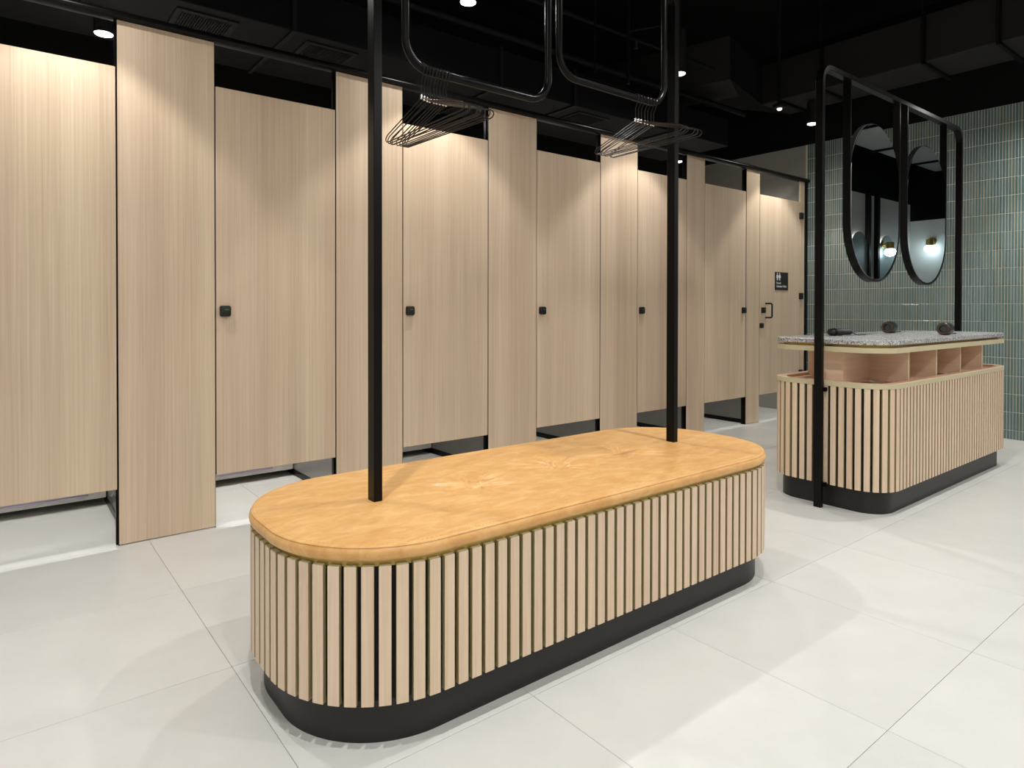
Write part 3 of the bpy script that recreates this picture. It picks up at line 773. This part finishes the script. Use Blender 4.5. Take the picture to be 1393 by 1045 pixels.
# ================================================================== MIRROR FRAME over the vanity
FY, FZ = 1.7075, 2.345
MPX = (3.4165, 5.4435)
mf_ = root('mirror_frame', (VXC, FY, 0), 'black steel frame straddling the vanity island and carrying two mirrors', 'frame')
for x in MPX:
    part('post', MB().tube([(x, FY, 0.0), (x, FY, FZ - 0.10)], 0, rect=(0.040, 0.027)), M_BLACK, mf_, label='black flat steel post', smooth=False)
part('top_rail', bar_frame([(MPX[0], FY, FZ - 0.0995), (MPX[0], FY, FZ - 0.0135), (MPX[1], FY, FZ - 0.0135), (MPX[1], FY, FZ - 0.0995)], 0, (0.040, 0.027), 0.085), M_BLACK, mf_, angle=40)
for x0, x1 in ((MPX[0] + 0.0132, VX0 + 0.004), (VX1 - 0.004, MPX[1] - 0.0132)):
    for z in (0.108, 0.612):
        part('bracket', MB().cbox(x0, x1, FY - 0.030, FY + 0.012, z, z + 0.022, 0.001), M_BLACK, mf_, label='small black fixing bracket')
MIR = [(4.046, 0.326), (4.812, 0.326)]
for i, (cx, hw) in enumerate(MIR):
    zb = 1.205 + 0.006
    zc = zb + hw
    path = [(cx - hw, FY, FZ - 0.027)] + [(cx - hw, FY, zc + 0.30), (cx - hw, FY, zc + 0.02)]
    path += [(cx - hw * math.cos(PI * k / 28), FY, zc - hw * math.sin(PI * k / 28)) for k in range(29)]
    path += [(cx + hw, FY, zc + 0.02), (cx + hw, FY, zc + 0.30), (cx + hw, FY, FZ - 0.027)]
    part('strap', MB().tube(path, 0, rect=(0.042, 0.010)), M_BLACK, mf_, label='black U-shaped steel strap', angle=40)
    rm = hw - 0.0065; ztop = 2.128 if i == 0 else 2.118
    mr = root('hanging_mirror', (cx, FY, zb), ['tall pill-shaped mirror nearer the post, reflecting two arched mirrors', 'tall pill-shaped mirror farther along the frame, beside the far post'][i], 'mirror', 'pill-shaped mirrors over the vanity')
    def pill(r): 
        a = [(cx + r * math.cos(-PI + PI * k / 28), zc + r * math.sin(-PI + PI * k / 28)) for k in range(29)]
        b = [(cx + r * math.cos(PI * k / 28), ztop - rm + r * math.sin(PI * k / 28)) for k in range(29)]
        return a + b
    y0 = FY - 0.017
    bk = MB(); bk.loft([[(x, y, z) for x, z in pill(rr)] for rr, y in ((rm - 0.003, FY + 0.016), (rm, FY + 0.014), (rm, y0 + 0.002), (rm - 0.0015, y0 + 0.0005))])
    part('backing', bk, M_BLACKM, mr, label='black mirror backing')
    g = MB(); g.loft([[(x, y, z) for x, z in pill(rr)] for rr, y in ((rm - 0.0016, y0 + 0.0008), (rm - 0.0024, y0 - 0.0005), (rm - 0.0055, y0 - 0.0012))])
    part('glass', g, M_MIRROR, mr, label='mirror glass with bevelled edge', angle=8)

# ================================================================== CEILING FIXTURES
def downlight(x, y, z, label, tall=0.30, r=0.046):
    o = root('downlight', (x, y, z), label, 'downlight', 'black surface downlights')
    part('housing', MB().lathe([(r * 0.93, 0.004), (r, 0.002), (r, tall - 0.002), (r - 0.003, tall)], (x, y, z), 28), M_BLACKM, o)
    if z > 2.6: part('stem', MB().tube([(x, y, z + tall - 0.004), (x, y, 2.90 if x > 5.4 else ZC)], 0.010, 8), M_BLACKM, o)
    part('lens', MB().lathe([(r * 0.90, 0.0038), (r * 0.88, 0.000), (r * 0.5, -0.006), (0.001, -0.008)], (x, y, z), 24), M_LENS, o, label='bright round lens')
downlight(2.00, 2.918, ZL, 'lit black downlight at the top of the picture above the near hangers')
downlight(3.765, 2.883, ZL, 'lit black downlight just right of the far clothes rack post')
downlight(5.709, 2.925, ZL, 'lit black downlight just left of the tall mirror frame post', 0.19)
downlight(0.435, 3.883, 2.43, 'lit black downlight over the leftmost cubicle door', 0.066)
downlight(5.05, 3.883, 2.43, 'lit black downlight above the cubicle second from the tiled wall', 0.066)
# long duct over the cubicles
DZ0, DZ1, DY0, DY1 = 2.499, 2.735, 3.40, 4.15
du = root('air_duct', (1.8, 3.8, DZ0), 'long black rectangular air duct running above the cubicle doors', 'duct', 'black air ducts on the ceiling')
part('casing', MB().cbox(XL + 0.01, 5.15, DY0, DY1, DZ0, DZ1, 0.004), M_DUCT, du, smooth=False)
for x in (-0.6, 1.23, 2.587, 3.246, 4.35):
    fb = MB().box(x - 0.012, x + 0.012, DY0 - 0.014, DY1 + 0.014, DZ0 - 0.010, DZ0 + 0.002).box(x - 0.012, x + 0.012, DY0 - 0.014, DY1 + 0.014, DZ1 - 0.002, DZ1 + 0.014)
    fb.box(x - 0.012, x + 0.012, DY0 - 0.014, DY0 + 0.002, DZ0, DZ1).box(x - 0.012, x + 0.012, DY1 - 0.002, DY1 + 0.014, DZ0, DZ1)
    part('flange', fb, M_BLACKM, du, label='black joint flange')
for x0, x1 in ((0.72, 0.95), (1.36, 1.60), (3.40, 3.66)):
    g = MB().cbox(x0 - 0.03, x1 + 0.03, 3.475, 3.765, DZ0 - 0.008, DZ0, 0.002)
    gr = part('grille', g, M_BLACKM, du, label='black air grille')
    gm = MB(); k = x0
    while k < x1: gm.box(k, k + 0.004, 3.505, 3.735, DZ0 - 0.016, DZ0 - 0.007); k += 0.0125
    part('louvre', gm, M_DUCTG, gr, kind='stuff', smooth=False)
# big duct across the ceiling on the right
d2 = root('air_duct', (5.7, 1.3, 2.90), 'wide black air duct crossing the ceiling above the mirror frame', 'duct', 'black air ducts on the ceiling')
ms = MB().cbox(5.47, 5.95, YF + 0.02, 3.27, 2.90, 3.25, 0.004)
part('casing', ms, M_DUCTG, d2, smooth=False)
part('offset_bend', MB().prism([(4.66, 3.07), (5.47, 3.272), (5.95, 3.272), (5.10, 3.62)], 2.902, 3.25), M_CEIL, d2, smooth=False)
part('branch', MB().prism([(4.66, 3.07), (5.10, 3.27), (4.78, 4.40), (4.30, 4.40)], 2.90, 3.25), M_DUCTG, d2, smooth=False)
for y in (3.10, 2.72, 1.95, 1.48, 1.26, 0.4):
    fb = MB().box(5.445, 5.99, y - 0.012, y + 0.012, 2.878, 2.901).box(5.445, 5.471, y - 0.012, y + 0.012, 2.88, 3.27).box(5.949, 5.975, y - 0.012, y + 0.012, 2.88, 3.27)
    part('flange', fb, M_DUCT, d2, label='black joint flange', smooth=False)
    part('hanger_rod', MB().tube([(5.435, y, 2.87), (5.435, y, ZC)], 0.005, 6), M_BLACKM, d2)
# pipes
solo('ceiling_pipe', MB().tube([(XL + 0.01, 3.34, 2.80), (5.3, 3.34, 2.80)], 0.024, 12), M_DUCT, 'thick black pipe running above the long duct', 'pipe', (1.5, 3.34, 2.80))
solo('ceiling_pipe', MB().tube([(XL + 0.01, 3.15, 2.98), (4.55, 3.15, 2.98)], 0.016, 10), M_DUCT, 'thin black pipe hung higher in front of the long duct', 'pipe', (1.5, 3.15, 2.98))
sp = root('sprinkler_drop', (3.48, 3.10, 2.75), 'black sprinkler pipe dropping from the ceiling between the hanging loops', 'sprinkler')
part('drop_pipe', MB().tube([(3.48, 3.10, 2.62), (3.48, 3.10, ZC)], 0.011, 8), M_DUCT, sp)
part('elbow', MB().tube([(3.48, 3.10, 2.98), (3.58, 3.06, 3.02), (3.86, 2.96, 3.10)], 0.009, 8), M_DUCT, sp)
part('head', MB().lathe([(0.004, -0.05), (0.016, -0.045), (0.016, -0.040), (0.006, -0.036), (0.012, -0.02), (0.016, 0.0), (0.014, 0.02)], (3.56, 3.10, 2.93), 12), M_BLACKM, sp)
solo('threaded_rod', MB().tube([(3.10, 3.05, 2.60), (3.10, 3.05, ZC)], 0.006, 6), M_DUCT, 'thin black rod hanging left of the sprinkler pipe', 'rod', (3.10, 3.05, 3.0))
se = root('ceiling_sensor', (5.05, 2.863, 2.69), 'small black pendant sensor with white dome, glow added, under the duct', 'sensor')
part('stem', MB().tube([(5.05, 2.863, 2.73), (5.05, 2.863, ZC)], 0.007, 8), M_BLACKM, se)
part('collar', MB().lathe([(0.022, 0.0), (0.050, 0.004), (0.055, 0.012), (0.055, 0.026), (0.030, 0.038), (0.010, 0.05)], (5.05, 2.863, 2.69), 24), M_DUCT, se)
part('dome', MB().lathe([(0.021, 0.001), (0.020, -0.008), (0.013, -0.016), (0.001, -0.019)], (5.05, 2.863, 2.69), 16), mat('frosted_dome_added_glow', (0.8, 0.8, 0.8), 0.3, emit=(1, 0.97, 0.92), strength=1.1), se, label='white dome')  # sensor dome is no lamp; its brightness is put in as glow

# ================================================================== THE BASIN SIDE, seen only in the mirrors
def sconce(x, y, z, axis, label):
    r = root('wall_sconce', (x, y, z), label, 'wall lamp', 'globe wall lamps reflected in the mirrors')
    dx, dy = axis
    gx, gy = x + dx * 0.10, y + dy * 0.10
    part('backplate', MB().lathe([(0.055, 0.001), (0.055, 0.016), (0.050, 0.020)], (0, 0, 0), 20).xform(Matrix.Translation((x, y, z + 0.11)) @ Vector((0, 0, 1)).rotation_difference(Vector((dx, dy, 0))).to_matrix().to_4x4()), M_BRASS, r)
    part('arm', MB().tube([(x + dx * 0.015, y + dy * 0.015, z + 0.11), (gx, gy, z + 0.11)], 0.014, 10).lathe([(0.052, 0.045), (0.052, 0.135), (0.03, 0.142)], (gx, gy, z), 18), M_BRASS, r, label='brass cup and arm')
    part('globe', MB().lathe([(0.001, -0.058), (0.038, -0.051), (0.064, -0.030), (0.074, 0.0), (0.064, 0.030), (0.045, 0.048), (0.03, 0.053)], (gx, gy, z), 24), M_GLOBE, r, label='glowing white glass globe')
sconce(9.70, YF + 0.038, 1.83, (0, 1), 'white globe wall lamp reflected in the nearer mirror')
sconce(XF, -0.32, 1.92, (-1, 0), 'white globe wall lamp reflected in the farther mirror')
for i, x in enumerate((9.00, 9.85)):
    r = root('arched_mirror', (x, YF, 1.0), ['arched backlit wall mirror at the left edge of the reflection', 'arched backlit wall mirror behind the reflected globe lamp'][i], 'mirror', 'arched mirrors reflected in the pill mirrors')
    def arch(h): return [(x - h, 0.95)] + [(x - h * math.cos(PI * k / 20), 2.08 - 0.24 + h * math.sin(PI * k / 20)) for k in range(21)] + [(x + h, 0.95)]
    n = len(arch(0.2))
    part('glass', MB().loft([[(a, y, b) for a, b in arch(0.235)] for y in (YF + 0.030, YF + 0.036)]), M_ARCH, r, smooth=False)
    part('light_band', MB().loft([[(a, y, b) for a, b in arch(0.20)] for y in (YF + 0.006, YF + 0.0295)]), M_HALO, r, label='glowing backlight band', smooth=False)
d3 = root('air_duct', (8.6, 0.1, 3.0), 'pale grey ceiling duct seen only as a reflection in the nearer mirror', 'duct')
part('casing', MB().cbox(6.6, 10.6, -0.25, 0.75, 3.02, 3.30, 0.004), mat('galvanised_grey', (0.30, 0.31, 0.31), 0.5), d3, smooth=False)
for x in (7.4, 8.6, 9.8):
    part('flange', MB().box(x - 0.015, x + 0.015, -0.275, 0.775, 2.995, 3.021), M_DUCT, d3, label='black joint flange')
for x in (9.27, 9.545):
    solo('wall_fin', MB().cbox(x - 0.03, x + 0.03, YF + 0.001, YF + 0.06, 0.0, 2.6, 0.002), M_BLACKM, 'black vertical fin between arched mirrors, %s' % ('nearer' if x < 9.4 else 'farther'), 'fin', (x, YF, 0))
